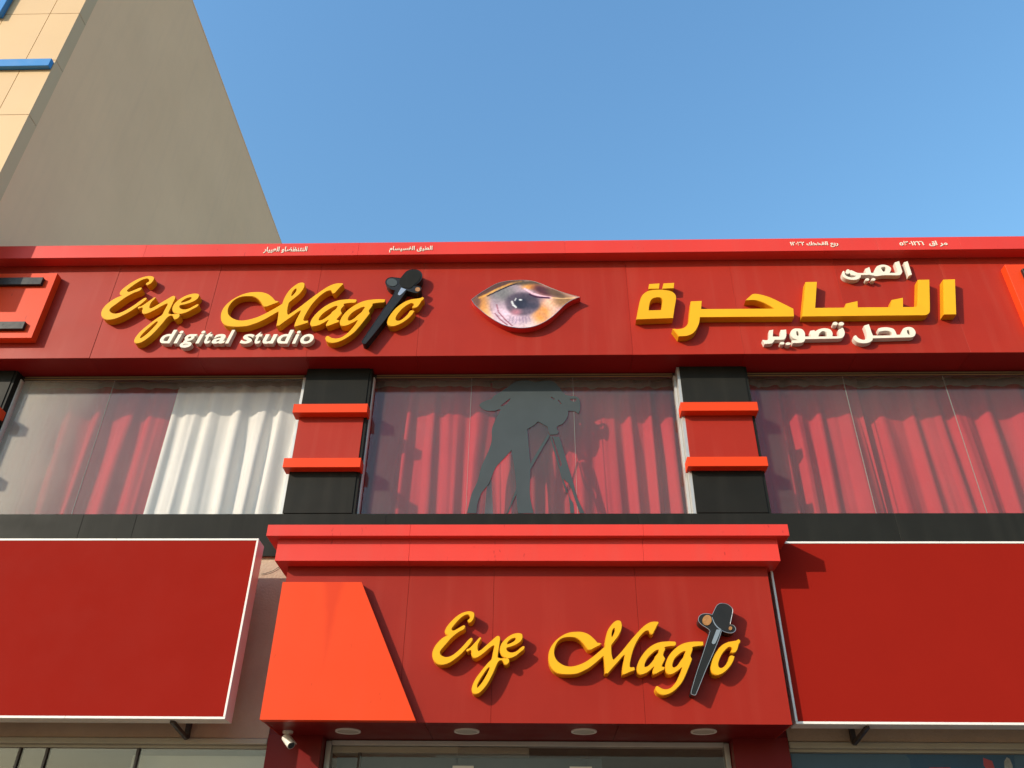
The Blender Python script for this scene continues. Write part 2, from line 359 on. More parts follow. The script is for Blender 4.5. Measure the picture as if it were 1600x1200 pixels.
# sill band
sx = [XL, -3.772, -3.322, -1.233, 0.842, 1.275, 2.925, 5.0, 7.0, XR]
sl = bx('sill_band', DARK, sb, XL, XR, YP+0.012, YW-0.002, 4.165, 4.50, own=False)
for i, (a, b) in enumerate(zip(sx, sx[1:])):
    bm = bmesh.new(); box(bm, a+0.0006, b-0.0006, YP, YP+0.011, 4.157, 4.528, 0.0015); box(bm, a+0.0006, b-0.0006, YP+0.0112, YG-0.004, 4.517, 4.5275)
    obj('sill_panel', bm, BLACKP, sl, own=True)
bm = bmesh.new()
for x in (-1.233, 2.925): box(bm, x-0.003, x+0.003, YP+0.004, YP+0.0115, 4.158, 4.527)
obj('seal', bm, SEAL, sl)

# upper windows: frameless panes, light jambs, bronze head rail
W_SP = [(-4.86, -2.103, [-3.946]), (-1.523, 1.323, [-0.584, 0.353]), (1.909, 4.75, [2.826, 3.733]), (5.33, 8.18, [6.28, 7.23])]
for k, (a, b, js) in enumerate(W_SP):
    bm = bmesh.new(); box(bm, a+0.027, b-0.027, YG-0.004, YG+0.03, 5.945, ZS-0.003)
    w = obj('window', bm, STEEL, sb, own=True)
    for z0 in (5.948, 5.972): bx('head_bead', GOLD, w, a+0.05, b-0.05, YG-0.011, YG-0.0042, z0, z0+0.011, 0.002)
    for s, x in ((0, a), (1, b)):
        x0 = x+0.026 if s == 0 else x-0.050
        bx('jamb', TRIM if s == 0 else ALU, w, x0, x0+0.024 if s else x0+0.012, YG-0.03, YG+0.03, 4.53, 5.944, 0.001)
    xs = [a+0.050]+js+[b-0.050]
    for p, q in zip(xs, xs[1:]):
        bx('pane', G_LEFT if k == 0 else G_UP, w, p+0.003, q-0.003, YG, YG+0.006, 4.52, 5.944)
    for x in js: bx('seal', SEAL, w, x-0.0016, x+0.0016, YG-0.001, YG+0.007, 4.53, 5.944)

# ------------------------------------------------------------------ ground floor
def shopfront(name, x0, x1, mull, y, ztop, gm):
    bm = bmesh.new(); box(bm, x0, x1, y-0.02, y+0.05, ztop-0.02, ztop+0.045)
    w = obj(name, bm, SHUT, sb, own=True)
    bx('plinth', SHUT, w, x0, x1, y-0.03, y+0.06, 0.0, 0.16)
    xs = [x0]+mull+[x1]
    for p, q in zip(xs, xs[1:]): bx('pane', gm, w, p+0.016, q-0.016, y, y+0.008, 0.161, ztop-0.021)
    for x in mull: bx('mullion', STEEL, w, x-0.009, x+0.009, y-0.015, y+0.04, 0.161, ztop-0.021, 0.002)
    return w
mulL = [at(33, 1170, 6.45).x, at(75, 1172, 6.45).x, at(217, 1172, 6.45).x]
shopfront('shop_window', XL+0.1, -1.93, mulL, 6.45, 2.742, G_LOWL)
shopfront('shop_window', 1.78, XR-0.1, [3.6, 5.4, 7.2], 6.45, 2.742, G_LOWR)
for a, b in ((-1.924, -1.531), (1.383, 1.772)):
    pr = bx('entrance_pillar', DKRED, sb, a+0.003, b-0.003, 6.385, 6.60, 0, 2.859, own=True)
    bx('panel', DKRED, pr, a, b, 6.375, 6.384, 1.5, 2.809, 0.002); bx('panel', DKRED, pr, a, b, 6.375, 6.384, 0.05, 1.494, 0.002)
# entrance glazing
bm = bmesh.new()
box(bm, -1.530, -1.490, 6.50, 6.58, 0, 2.79, 0.003); box(bm, 1.345, 1.382, 6.50, 6.58, 0, 2.79, 0.003); box(bm, -1.489, 1.344, 6.50, 6.58, 2.762, 2.795, 0.003)
ed = obj('entrance_door', bm, ALU, sb, own=True)
bx('shutter_box', SHUT, ed, -1.487, -0.055, 6.53, 6.70, 2.715, 2.761, 0.004)
dj = [at(562, 1190, 6.55).x, at(715, 1180, 6.55).x, at(917, 1180, 6.55).x]
xs = [-1.489]+dj+[1.344]
for p, q in zip(xs, xs[1:]): bx('pane', G_LOW, ed, p+0.003, q-0.003, 6.545 if p < -1.3 else 6.512, 6.552 if p < -1.3 else 6.52, 0.02, 2.714 if q < 0 else 2.761)
bx('door_stile', STEEL, ed, dj[0]-0.012, dj[0]+0.012, 6.522, 6.553, 0.02, 2.713, 0.002)

# ================================================================== roller / interior things seen through the shop glass
bm = bmesh.new(); box(bm, -6, 10, 6.62, 10, 2.95, 3.0); o = obj('shop_ceiling', bm, PLASTER); o.parent = sb; o.location = -sb.location

# ================================================================== entrance canopy
KL, KR, KB = -1.84, 1.69, 2.80
ca = thing('entrance_canopy', 'red box canopy over the shop entrance with stepped bright red cornice', 'canopy', ((KL+KR)/2, YK, KB))
bm = bmesh.new(); box(bm, KL+0.012, KR-0.012, YK+0.012, YW-0.003, KB+0.012, 4.05); obj('core', bm, DKRED, ca)
for a, b in zip([KL, -0.928, -0.305, 0.725], [-0.928, -0.305, 0.725, KR]):
    bx('front_panel', REDC, ca, a+(0.0008 if a > KL else 0), b-(0.0008 if b < KR else 0), YK, YK+0.011, KB, 3.893, 0.0007)
for x0, x1 in ((KL, KL+0.011), (KR-0.011, KR)): bx('side_panel', REDC, ca, x0, x1, YK+0.0115, YW-0.004, KB, 3.893, 0.0007)
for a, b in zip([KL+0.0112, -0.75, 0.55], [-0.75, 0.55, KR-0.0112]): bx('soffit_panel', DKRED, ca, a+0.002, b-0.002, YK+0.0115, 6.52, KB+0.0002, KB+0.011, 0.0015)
for nm, x0, x1, y, z0, z1, js in (('cornice_panel', -1.912, 1.766, 5.804, 3.894, at(820, 837, 5.743).z-0.0005, [-0.927, 0.785]), ('cornice_panel', at(415.7, 838.3, 5.743).x, at(1233.5, 835.6, 5.743).x, 5.743, at(820, 837, 5.743).z, at(820, 819.5, 5.743).z, [-0.924, 0.79])):
    xs = [x0]+js+[x1]
    for a, b in zip(xs, xs[1:]):
        bm = bmesh.new(); box(bm, a+(0.0007 if a > x0 else 0), b-(0.0007 if b < x1 else 0), y, YW-0.035 if z0 > 4 else YW-0.004, z0, z1, 0.001)
        obj(nm, bm, BRED, ca, own=True)
# tapered orange panel
YA = YK-0.068
tp = [at(444, 909.3, YA), at(565, 908.2, YA), at(649.5, 1125.5, YA)]
quad = [(KL-0.001, KB-0.001), (KL-0.001, tp[0].z), (tp[1].x, tp[0].z), (tp[2].x, KB-0.001)]
STAIN = ORANGE.copy(); STAIN.name = 'orange_cladding_runs'
nt = STAIN.node_tree; b = nt.nodes['Principled BSDF']; src = b.inputs['Base Color'].links[0].from_socket
geo = nt.nodes.new('ShaderNodeNewGeometry'); sx_ = nt.nodes.new('ShaderNodeSeparateXYZ'); nt.links.new(geo.outputs['Position'], sx_.inputs[0])
nz = nt.nodes.new('ShaderNodeTexNoise'); nz.inputs['Scale'].default_value = 5; nt.links.new(geo.outputs['Position'], nz.inputs['Vector'])
def mth(op, a, b=None, c=None):
    n = nt.nodes.new('ShaderNodeMath'); n.operation = op
    for i, v in enumerate((a, b, c)):
        if v is None: continue
        if isinstance(v, (int, float)): n.inputs[i].default_value = v
        else: nt.links.new(v, n.inputs[i])
    return n.outputs[0]
dxs = mth('ABSOLUTE', mth('ADD', mth('ADD', sx_.outputs[0], 1.465), mth('MULTIPLY_ADD', nz.outputs[0], 0.06, -0.03)))
wid = mth('MULTIPLY_ADD', mth('SUBTRACT', sx_.outputs[2], 3.20), 0.13, 0.0)       # the run narrows downwards
msk = nt.nodes.new('ShaderNodeMapRange'); msk.inputs[1].default_value = 0.02; msk.inputs[2].default_value = -0.03; msk.inputs[3].default_value = 0; msk.inputs[4].default_value = 0.85
nt.links.new(mth('SUBTRACT', dxs, wid), msk.inputs[0])
mx = nt.nodes.new('ShaderNodeMixRGB'); mx.inputs[2].default_value = (0.60, 0.042, 0.010, 1); nt.links.new(msk.outputs[0], mx.inputs[0]); nt.links.new(src, mx.inputs[1]); nt.links.new(mx.outputs[0], b.inputs['Base Color'])
obj('accent_panel', slab([quad], YA, YK-0.001), STAIN, ca)

# downlights
def ring(bm, c, r, z0, z1, n=28, r_in=None):
    t = [2*PI*k/n for k in range(n)]
    lo = [bm.verts.new((c[0]+r*math.cos(a), c[1]+r*math.sin(a), z0)) for a in t]; hi = [bm.verts.new((c[0]+r*math.cos(a), c[1]+r*math.sin(a), z1)) for a in t]
    if r_in is None: bm.faces.new(lo); bm.faces.new(hi)
    else:
        li = [bm.verts.new((c[0]+r_in*math.cos(a), c[1]+r_in*math.sin(a), z0)) for a in t]; hh = [bm.verts.new((c[0]+r_in*math.cos(a), c[1]+r_in*math.sin(a), z1)) for a in t]
    for k in range(n):
        j = (k+1) % n
        bm.faces.new((lo[k], lo[j], hi[j], hi[k]))
        if r_in is not None:
            bm.faces.new((li[k], hh[k], hh[j], li[j])); bm.faces.new((lo[k], li[k], li[j], lo[j])); bm.faces.new((hi[k], hi[j], hh[j], hh[k]))
DL = [(-1.314, 'round downlight in the canopy soffit nearest the security camera'), (-0.483, 'round downlight in the canopy soffit second from the security camera'),
      (0.326, 'round downlight in the canopy soffit third from the security camera'), (1.143, 'round downlight in the canopy soffit nearest the right hand billboard')]
for i, (x, lab) in enumerate(DL):
    if i == 0:
        d0 = thing('downlight', lab, 'ceiling light', (x, 6.19, KB), 'downlights in the entrance canopy soffit')
        bm = bmesh.new(); ring(bm, (x, 6.19), 0.088, KB-0.009, KB, r_in=0.076); r0 = obj('trim_ring', bm, TRIM, d0, smooth=30)
        bm = bmesh.new(); ring(bm, (x, 6.19), 0.0755, KB-0.006, KB-0.0005); f0 = obj('diffuser', bm, DIFF, d0, smooth=30)
    else:
        d = d0.copy(); COL.objects.link(d); d.location = (x, 6.19-0.018*i, KB); d['label'] = lab
        for ch in (r0, f0):
            c = ch.copy(); COL.objects.link(c); c.parent = d

# security camera
sc_b = Vector((-1.742, 6.215, KB))
cm = thing('security_camera', 'small white bullet security camera under the left corner of the canopy', 'camera', sc_b)
bm = bmesh.new(); ring(bm, (sc_b.x, sc_b.y), 0.036, KB-0.016, KB-0.0005, 20); obj('base', bm, WPLAST, cm, smooth=40)
bm = bmesh.new(); tube(bm, [sc_b+Vector((0, 0, -0.012)), sc_b+Vector((-0.004, -0.004, -0.03)), sc_b+Vector((-0.004, -0.008, -0.046))], 0.014, 10); obj('arm', bm, WPLAST, cm, smooth=50)
hd = Vector((0.62, -0.45, -0.62)).normalized(); p0 = sc_b+Vector((-0.012, 0.004, -0.040))
bm = bmesh.new(); tube(bm, [p0, p0+hd*0.004, p0+hd*0.092, p0+hd*0.096], 0.0285, 18); hs_ = obj('housing', bm, WPLAST, cm, smooth=50)
bm = bmesh.new(); tube(bm, [p0+hd*0.094, p0+hd*0.0985], 0.0245, 18); obj('lens', bm, LENS, cm, smooth=50)
bm = bmesh.new(); up = (Vector((0, 0, 1))-hd*hd.z).normalized(); si = hd.cross(up)
vs = []
for k in range(9):
    a = -0.9+1.8*k/8; q = (up*math.cos(a)+si*math.sin(a))
    vs.append([bm.verts.new(p0+hd*l+q*r) for l, r in ((0.03, 0.031), (0.108, 0.031), (0.108, 0.033), (0.03, 0.033))])
for k in range(8):
    for j in range(4): bm.faces.new((vs[k][j], vs[k][(j+1) % 4], vs[k+1][(j+1) % 4], vs[k+1][j]))
bm.faces.new(vs[0]); bm.faces.new(vs[-1]); obj('sun_shield', bm, WPLAST, cm, smooth=40)

# ================================================================== blank billboards left and right
def billboard(lab, x0, x1, z0, z1, y, bxs):
    t = thing('billboard', lab, 'signboard', ((x0+x1)/2, y, z0), 'blank red billboards beside the entrance canopy')
    e = 0.017; d = 0.155
    bx('casing', TRIM, t, x0+0.003, x1-0.003, y+0.0125, y+d, z0+0.003, z1-0.003)
    bx('face', SIGNRED, t, x0+e, x1-e, y+0.004, y+0.0122, z0+e, z1-e)
    xs = [x0]; xm = x0+1.3
    while xm < x1-0.6: xs.append(xm); xm += 1.36
    xs.append(x1)
    for zz0, zz1 in ((z0, z0+e-0.0005), (z1-e+0.0005, z1)):
        for a, b in zip(xs, xs[1:]): bx('frame', TRIM, t, a+(0.0006 if a > x0 else 0), b-(0.0006 if b < x1 else 0), y, y+0.0124, zz0, zz1, 0.002)
    for xx0, xx1 in ((x0, x0+e-0.0005), (x1-e+0.0005, x1)): bx('frame', TRIM, t, xx0, xx1, y, y+0.0124, z0+e, z1-e, 0.002)
    for bxx in bxs:
        bm = bmesh.new()
        box(bm, bxx-0.017, bxx+0.017, YW-0.036, YW-0.002, z0-0.055, z0+0.35)
        for sgn in (0,):
            tube(bm, [(bxx, YW-0.02, z0-0.052), (bxx-0.0, y+0.06, z0-0.002)], 0.017, 4)
        box(bm, bxx-0.017, bxx+0.017, y+d, YW-0.037, z0+0.30, z0+0.334)
        obj('bracket', bm, STEEL, t)
    return t
billboard('blank red billboard with white trim left of the entrance canopy', -5.9, -2.128, 2.832, 4.153, 6.0, [at(294, 1148, YW).x, -4.7])
billboard('blank red billboard with white trim right of the entrance canopy', 1.738, 5.6, 2.822, 4.127, 6.0, [at(1331, 1150, YW).x, 4.9])

# ================================================================== orange plates at the ends of the fascia
def plate(lab, x0, x1, bars):
    t = thing('orange_plate', lab, 'sign plate', ((x0+x1)/2, YF, 6.166), 'orange plates on the upper fascia')
    bx('plate', ORANGE, t, x0, x1, YF-0.084, YF-0.001, 6.166, 6.947, 0.0015)
    for a, b, z0, z1 in bars: bx('bar', BLACKG, t, a, b, YF-0.119, YF-0.0845, z0, z1, 0.002)
plate('orange plate with two black bars at the left end of the upper fascia, partly shaded', -5.25, -4.624, [(-5.2, -4.72, 6.779, 6.867), (-5.2, -4.717, 6.247, 6.331)])
plate('orange plate with black bars at the right end of the upper fascia', 4.43, 5.2, [(4.55, 5.15, 6.73, 6.867), (4.55, 5.15, 6.247, 6.331)])

# ================================================================== script lettering
def crop(ox, oy, s): return lambda p: (ox+p[0]/s, oy+p[1]/s)+((1,) if len(p) > 2 else ())
A = crop(670, 950, 12); B = crop(725, 985, 10.909); Cc = crop(850, 960, 10.909); D = crop(930, 965, 12); E5 = crop(985, 995, 12); Fc = crop(1100, 990, 16); DG = crop(1060, 930, 7.06)
LET = {}
LET['E'] = [[A(p) for p in [(735,232),(765,205),(781,178),(775,150),(745,122),(690,125),(620,165),(540,240),(470,320),(430,375),(425,405),(455,428),(500,415),(580,370),(640,335),(662,330),(676,350),(665,380),(640,405),(570,440),(500,490),(420,560),(340,650),(270,730),(220,790),(205,830),(215,870),(250,905),(310,925),(380,918),(460,880),(560,800),(650,710),(720,630),(775,575),(800,565),(818,590),(800,630),(740,710),(660,800),(580,880),(480,960),(380,1025),(280,1058),(200,1055),(130,1015),(85,950),(72,880),(80,810),(120,720),(190,630),(270,560),(365,510,1),(330,490),(308,455),(310,420),(345,350),(410,270),(500,180),(600,110),(690,75),(770,65),(830,85),(850,125),(845,170),(820,225),(790,258),(765,265),(742,250)]]]
LET['y'] = [[B(p) for p in [(47,335),(60,352),(90,340),(118,335),(132,360),(130,400),(145,440),(175,463),(215,460),(270,430),(350,370),(430,300),(490,258),(512,256),(522,275),(510,330),(495,400),(487,450),(470,500),(420,550),(350,630),(280,720),(220,800),(170,890),(140,980),(140,1030),(160,1065),(200,1078),(250,1065),(310,1015),(380,930),(440,830),(490,730),(530,640),(560,570),(585,530),(615,508),(650,510),(675,535),(685,560),(700,575),(725,578),(755,555),(768,520),(758,485),(735,472),(680,478),(620,480),(585,470),(570,455,1),(575,400),(590,300),(605,200),(612,150),(605,115),(580,97),(550,110),(470,180),(380,260),(300,330),(255,355),(235,340),(228,300),(235,240),(260,185),(285,142),(280,124),(262,130),(200,200),(130,275),(90,310),(60,320)]],
            [B(p) for p in [(425,625),(441,642),(430,680),(380,780),(320,880),(260,955),(235,978),(220,965),(222,930),(260,850),(330,740),(390,655)]]]
LET['e'] = [[B(p) for p in [(1012,273),(1027,285),(1024,305),(1005,332),(950,375),(880,430),(810,462),(750,470),(690,455),(640,415),(618,350),(622,290),(650,220),(710,150),(780,95),(860,60),(930,50),(980,65),(995,105),(985,150),(950,195),(880,240),(800,272),(740,288),(722,302),(722,325),(745,360),(790,380),(850,378),(910,350),(970,300)]],
            [B(p) for p in [(860,122),(882,130),(888,150),(860,185),(800,220),(745,240),(730,230),(745,195),(800,145)]]]
LET['M'] = [[Cc(p) for p in [(965,497,1),(940,490),(912,488,1),(840,410),(750,340),(650,305),(560,300),(450,310),(350,345),(250,410),(170,490),(110,590),(85,680),(85,770),(110,870),(160,945),(230,995),(320,1015),(440,1018),(560,1005),(660,965),(770,905),(880,820),(970,740),(1015,705,1)]] +
            [D(p) for p in [(170,780),(180,870),(188,960),(190,1040,1),(235,1042,1),(330,930),(430,820),(500,735),(545,695,1),(558,715),(545,800),(525,900),(516,1000),(518,1056,1),(550,1058),(640,1020),(735,982,1),(738,965),(725,935),(690,940),(655,930),(645,900),(650,840),(680,700),(720,570),(770,460),(830,360),(900,280),(950,245),(995,240),(1020,260),(1040,295),(1060,305),(1080,300,1),(1110,240),(1150,160),(1185,100,1),(1175,82,1),(1100,80),(1030,95),(950,140),(860,220),(750,340),(640,470),(520,620),(420,730),(348,800,1),(325,770),(305,690),(298,590),(300,520),(320,485),(370,420),(430,340),(475,250),(495,170),(490,105),(465,65),(420,58),(370,80),(310,140),(250,230),(215,330),(195,430),(188,545,1)]] +
            [Cc(p) for p in [(1020,572),(930,650),(820,740),(700,820),(580,870),(480,892),(400,890),(320,865),(240,810),(190,740),(170,660),(180,570),(220,480),(280,420),(350,390),(440,382),(530,390),(610,430),(680,500),(730,570),(760,598),(800,600,1),(870,560),(950,520)]],
            [D(p) for p in [(355,190),(372,205),(378,240),(355,310),(320,370),(305,350),(305,300),(325,225)]]]
LET['a'] = [[E5(p) for p in [(835,96,1),(850,112),(848,145),(830,165,1),(740,170),(660,185),(635,197,1),(648,235),(625,280),(612,340),(625,370),(648,410,1),(620,470),(590,530),(585,555,1),(605,565),(635,578),(630,610,1),(560,645),(480,688),(440,692,1),(425,670),(435,610),(450,560,1),(430,562),(380,610),(310,665),(230,698),(180,698),(140,660),(130,600),(150,500),(210,380),(300,260),(400,175),(510,120),(620,97),(740,91)]],
            [E5(p) for p in [(525,238),(540,257),(525,310),(470,375),(460,410),(400,490),(340,550),(290,572),(263,558),(265,510),(310,410),(390,320),(470,255)]]]
LET['g'] = [[E5(p) for p in [(1358,97,1),(1367,140),(1350,163,1),(1260,170),(1180,185),(1155,197,1),(1163,225),(1145,290),(1125,345),(1130,375),(1152,415,1),(1120,500),(1080,600),(1030,720),(970,840),(890,940),(800,1020),(720,1065),(640,1085),(570,1075),(510,1035),(480,980),(485,945),(505,930),(535,945),(600,980),(680,990),(750,970),(810,920),(870,840),(920,740),(960,640),(975,580,1),(958,572),(900,620),(820,675),(750,698),(700,685),(668,640),(660,570),(680,470),(730,360),(810,260),(920,170),(1030,120),(1150,98),(1260,93)]],
            [E5(p) for p in [(1020,262),(1040,282),(1020,335),(1003,385),(960,440),(900,530),(850,572),(810,580),(785,550),(790,490),(830,400),(900,330),(960,285)]]]
LET['c'] = [[Fc(p) for p in [(868,150,1),(900,178),(893,225),(867,255),(845,340),(820,410),(780,460),(730,470),(690,450),(700,412),(718,382),(700,350),(650,327),(600,340),(530,400),(450,500),(390,620),(355,730),(355,800),(380,850),(430,870),(490,850),(560,780),(620,680),(645,610),(660,565,1),(700,552),(755,575,1),(740,640),(690,750),(600,870),(500,960),(400,1015),(320,1028),(240,1000),(190,930),(178,830),(200,700),(260,550),(350,410),(470,290),(600,222),(720,197),(815,180)]]]
TL, TU = 0.084, 0.079
def plane_conts(conts, Y, n=5):
    out = []
    for c in conts:
        s = smooth_path(c, n); out.append([(lambda v: (v.x, v.z))(at(q.x, q.y, Y)) for q in s])
    return out
low = {k: plane_conts(v, YK-TL) for k, v in LET.items()}
# the upper word is the same artwork at another size: one affine fit between the two fascias
z3 = crop(140, 410, 5.714); z4 = crop(400, 400, 5.333)
PAIRS = [(A((740,66)), z3((530,122))), (A((240,1058)), z3((185,508))), (A((72,880)), z3((97,440))), (A((365,510)), z3((285,297))),
         (B((195,463)), z3((500,458))), (B((580,97)), z3((752,298))), (B((200,1078)), z3((420,727))), (B((725,578)), z3((785,495))), (B((1027,285)), z3((968,378))), (B((930,50)), z3((930,278))),
         (D((190,1040)), z4((172,585))), (D((420,58)), z4((375,228))), (D((1185,95)), z4((728,238))), (Cc((85,720)), z3((1170,450))), (Cc((400,1018)), z3((1330,560))),
         (E5((840,95)), z4((838,362))), (E5((200,700)), z4((500,578))), (E5((1360,97)), z4((1078,362))), (E5((640,1085)), z4((650,735))), (E5((480,970)), z4((545,680))), (Fc((900,175)), z4((1390,342))), (Fc((320,1028)), z4((1135,580)))]
def lsq3(rows, rhs):
    M = Matrix([[sum(r[i]*r[j] for r in rows) for j in range(3)] for i in range(3)]); v = Vector([sum(r[i]*y for r, y in zip(rows, rhs)) for i in range(3)])
    return M.inverted() @ v
pr = [(at(a[0], a[1], YK-TL), at(b[0], b[1], YF-TU)) for a, b in PAIRS]
rows_ = [(a.x, a.z, 1.0) for a, b in pr]
ax = lsq3(rows_, [b.x for a, b in pr]); az = lsq3(rows_, [b.z for a, b in pr])
print('lettering fit', max((abs(ax.dot(Vector(r))-b.x)+abs(az.dot(Vector(r))-b.z)) for r, (a, b) in zip(rows_, pr)), ax, az)
high = {k: [[(ax.x*x+ax.y*z+ax.z, az.x*x+az.y*z+az.z) for x, z in c] for c in v] for k, v in low.items()}
def letter(parent, conts, yw, t, fm, sm, grow=0.004, lip=0.006):
    o = obj('letter', slab(conts, yw-t+lip, yw+0.0, grow), sm, parent, smooth=38)
    obj('face', slab(conts, yw-t, yw-t+lip+0.006), fm, o, smooth=38)
    return o
def dagger(parent, outline, yw, t, Y, cr, extras, em=None):
    o = obj('dagger', slab(plane_conts([[cr(p) for p in outline]], Y), yw-t, yw), BLACKG, parent, smooth=38)
    pts = smooth_path([cr(p) for p in outline], 4)
    bm = bmesh.new(); ring_ = [at(q.x, q.y, Y) for q in pts]; ring_ = [Vector((p.x, Y-0.0005, p.z)) for p in ring_]
    c = sum(ring_, Vector())/len(ring_)
    tube(bm, ring_+[ring_[0]], 0.0024, 5); obj('edge_trim', bm, em or PEWTER, o, smooth=60)
    for nm, m, shp, h in extras:
        bm = slab(plane_conts([[cr(p) for p in shp]], Y), Y-h, Y+0.002)
        obj(nm, bm, m, o, smooth=50)
    return o
def ell(cx, cy, rx, ry, n=14, rot=0): return [(cx+rx*math.cos(2*PI*k/n)*math.cos(rot)-ry*math.sin(2*PI*k/n)*math.sin(rot), cy+rx*math.cos(2*PI*k/n)*math.sin(rot)+ry*math.sin(2*PI*k/n)*math.cos(rot)) for k in range(n)]
lo_t = thing('script_lettering', 'yellow raised script lettering with a black dagger on the entrance canopy front', 'lettering', (at(915, 1040, YK).x, YK, at(915, 1040, YK).z), 'yellow script lettering')
up_t = thing('script_lettering', 'yellow raised script lettering with a black dagger on the long upper fascia', 'lettering', (at(410, 490, YF).x, YF, at(410, 490, YF).z), 'yellow script lettering')
for k in 'EyeMagc':
    letter(lo_t, low[k], YK, TL, YELLOW, YSHADE)
    letter(up_t, high[k], YF, TU, YELLOW, YSHADE)
dag_lo = [(480,90),(540,100),(590,140),(600,175),(590,230),(570,326,1),(610,335),(632,370),(620,400),(580,418),(520,408),(478,388,1),(440,500),(370,670),(300,830),(195,1090),(180,1103),(150,1095),(140,1080),(150,1030),(200,860),(280,620),(350,395,1),(330,372),(250,320),(222,280),(230,235),(270,207),(330,205),(374,215,1),(395,170),(420,120),(450,95)]
dagger(lo_t, dag_lo, YK, TL+0.006, YK-TL-0.006, DG, [('ornament', BROWN, ell(315,278,50,58,14,0.3), 0.006), ('ornament', BROWN, ell(573,367,19,21,12), 0.006), ('blade_inlay', PEWTER, [(420,380,1),(472,378,1),(410,525),(385,540),(368,522)], 0.003), ('guard_line', PEWTER, [(368,246),(374,243),(400,305),(440,355),(474,378),(470,384),(432,362),(392,312)], 0.003)])
DU = crop(560, 410, 8.575)
dag_up = [(680,105),(740,95),(800,105),(845,140),(855,190),(830,250),(750,318,1),(800,318),(840,340),(835,375),(790,408),(730,400),(645,375,1),(560,500),(480,600),(300,840),(100,1085),(75,1090),(50,1075),(50,1050),(470,430),(492,375,1),(430,355),(380,310),(362,265),(385,220),(440,200),(500,205),(565,212,1),(600,170),(640,125)]
dagger(up_t, dag_up, YF, TU+0.006, YF-TU-0.006, DU, [('ornament', DIFF if False else BROWN, ell(795,365,34,28,12), 0.005), ('blade_inlay', PEWTER, [(575,340,1),(640,365,1),(560,440),(530,425)], 0.003), ('grip', BLACKP, [(660,130),(740,110),(805,125),(835,170),(815,240),(740,310),(700,345),(640,345),(580,325),(550,280),(560,230),(600,185)], 0.005), ('guard_cap', DECAL, ell(450,270,70,52,14,0.2), 0.004)], BLACKG)

# ------------------------------------------------------------------ digital studio
dl = thing('latin_lettering', 'white raised italic lettering under the yellow script on the upper fascia', 'lettering', (at(370, 535, YF).x, YF, at(370, 535, YF).z))
TD = 0.052; YD = YF-TD
def dpt(x, y): return at(240+x/6.154, 505+y/6.154, YD)
spans = [('d', 65, 203), ('i', 203, 268), ('g', 268, 407), ('i', 412, 480), ('t', 488, 558), ('a', 566, 692), ('l', 698, 764), ('s', 836, 962), ('t', 972, 1038), ('u', 1052, 1184), ('d', 1190, 1334), ('i', 1338, 1402), ('o', 1412, 1538)]
def glyph(ch, off, shear):
    c = bpy.data.curves.new('glyph', 'FONT'); c.body = ch; c.size = 1; c.offset = off; c.shear = shear; c.extrude = 0.5
    o = bpy.data.objects.new('glyph', c); COL.objects.link(o); dg = bpy.context.evaluated_depsgraph_get()
    me = bpy.data.meshes.new_from_object(o.evaluated_get(dg)); bpy.data.objects.remove(o); bpy.data.curves.remove(c)
    bm = bmesh.new(); bm.from_mesh(me); bpy.data.meshes.remove(me); bmesh.ops.remove_doubles(bm, verts=bm.verts[:], dist=1e-5); return bm
ref = glyph('l', 0.022, 0.22); H = max(v.co.y for v in ref.verts); ref.free()
for ch, a, b in spans:
    xm = (a+b)/2; by = 190+(xm-700)*0.002; zb = dpt(xm, by).z; zt = dpt(xm, 64).z; xa, xb = dpt(a, 150).x, dpt(b, 150).x
    for part in ('letter', 'face'):
        bm = glyph(ch, 0.030 if part == 'letter' else 0.020, 0.22)
        lo = min(v.co.x for v in bm.verts); hi = max(v.co.x for v in bm.verts); s = (zt-zb)/H
        for v in bm.verts:
            e = 0 if part == 'face' else 0.0
            x = xa+(v.co.x-lo)/(hi-lo)*(xb-xa); z = zb+v.co.y*s
            if part == 'letter': y = (YF-TD+0.004) if v.co.z > 0 else YF
            else: y = YD if v.co.z > 0 else YF-TD+0.008; 
            v.co = Vector((x, y, z))
        if part == 'letter': lt = obj('letter', bm, WSIDE, dl, smooth=38)
        else: obj('face', bm, WHITEL, lt, smooth=38)

# ------------------------------------------------------------------ Arabic lettering
ar = thing('arabic_lettering', 'large yellow raised Arabic lettering on the right half of the upper fascia', 'lettering', (at(1245, 500, YF).x, YF, at(1245, 500, YF).z))
P6 = crop(970, 390, 5.714); P7 = crop(1240, 390, 5.714)
big = [[[P6(p) for p in [(250,368),(330,358),(400,362),(455,375),(486,403),(492,440),(477,530),(466,610,1),(140,622,1),(155,540),(175,450),(200,400)]], [P6(p) for p in [(320,425),(355,428),(374,447),(368,500),(364,540,1),(248,543,1),(256,480),(278,440)]]],
       [[P6(p) for p in [(255,308,1),(345,302,1),(340,348,1),(248,349,1)]]], [[P6(p) for p in [(383,302,1),(475,297,1),(472,343,1),(372,348,1)]]],
       [[P6(p) for p in [(627,462,1),(722,458,1),(716,531,1),(1372,527,1),(1330,500),(1270,470),(1200,450),(1117,451,1),(1150,420),(1185,396),(1250,402),(1340,430),(1440,478),(1540,528,1),(1545,596,1),(706,602,1),(695,665),(655,735),(595,767),(518,773,1),(466,707,1),(515,710),(570,695),(605,650),(616,560)]]],
       [[P7(p) for p in [(108,290,1),(207,288,1),(192,521,1),(460,518,1),(470,482,1),(570,460,1),(572,516,1),(862,514,1),(877,450,1),(975,430,1),(977,513,1),(1085,511),(1105,492),(1112,270,1),(1211,268,1),(1216,545),(1203,572),(1170,584),(1100,585,1),(78,596,1)]]],
       [[P7(p) for p in [(1338,268,1),(1440,265,1),(1451,577,1),(1342,578,1)]]]]
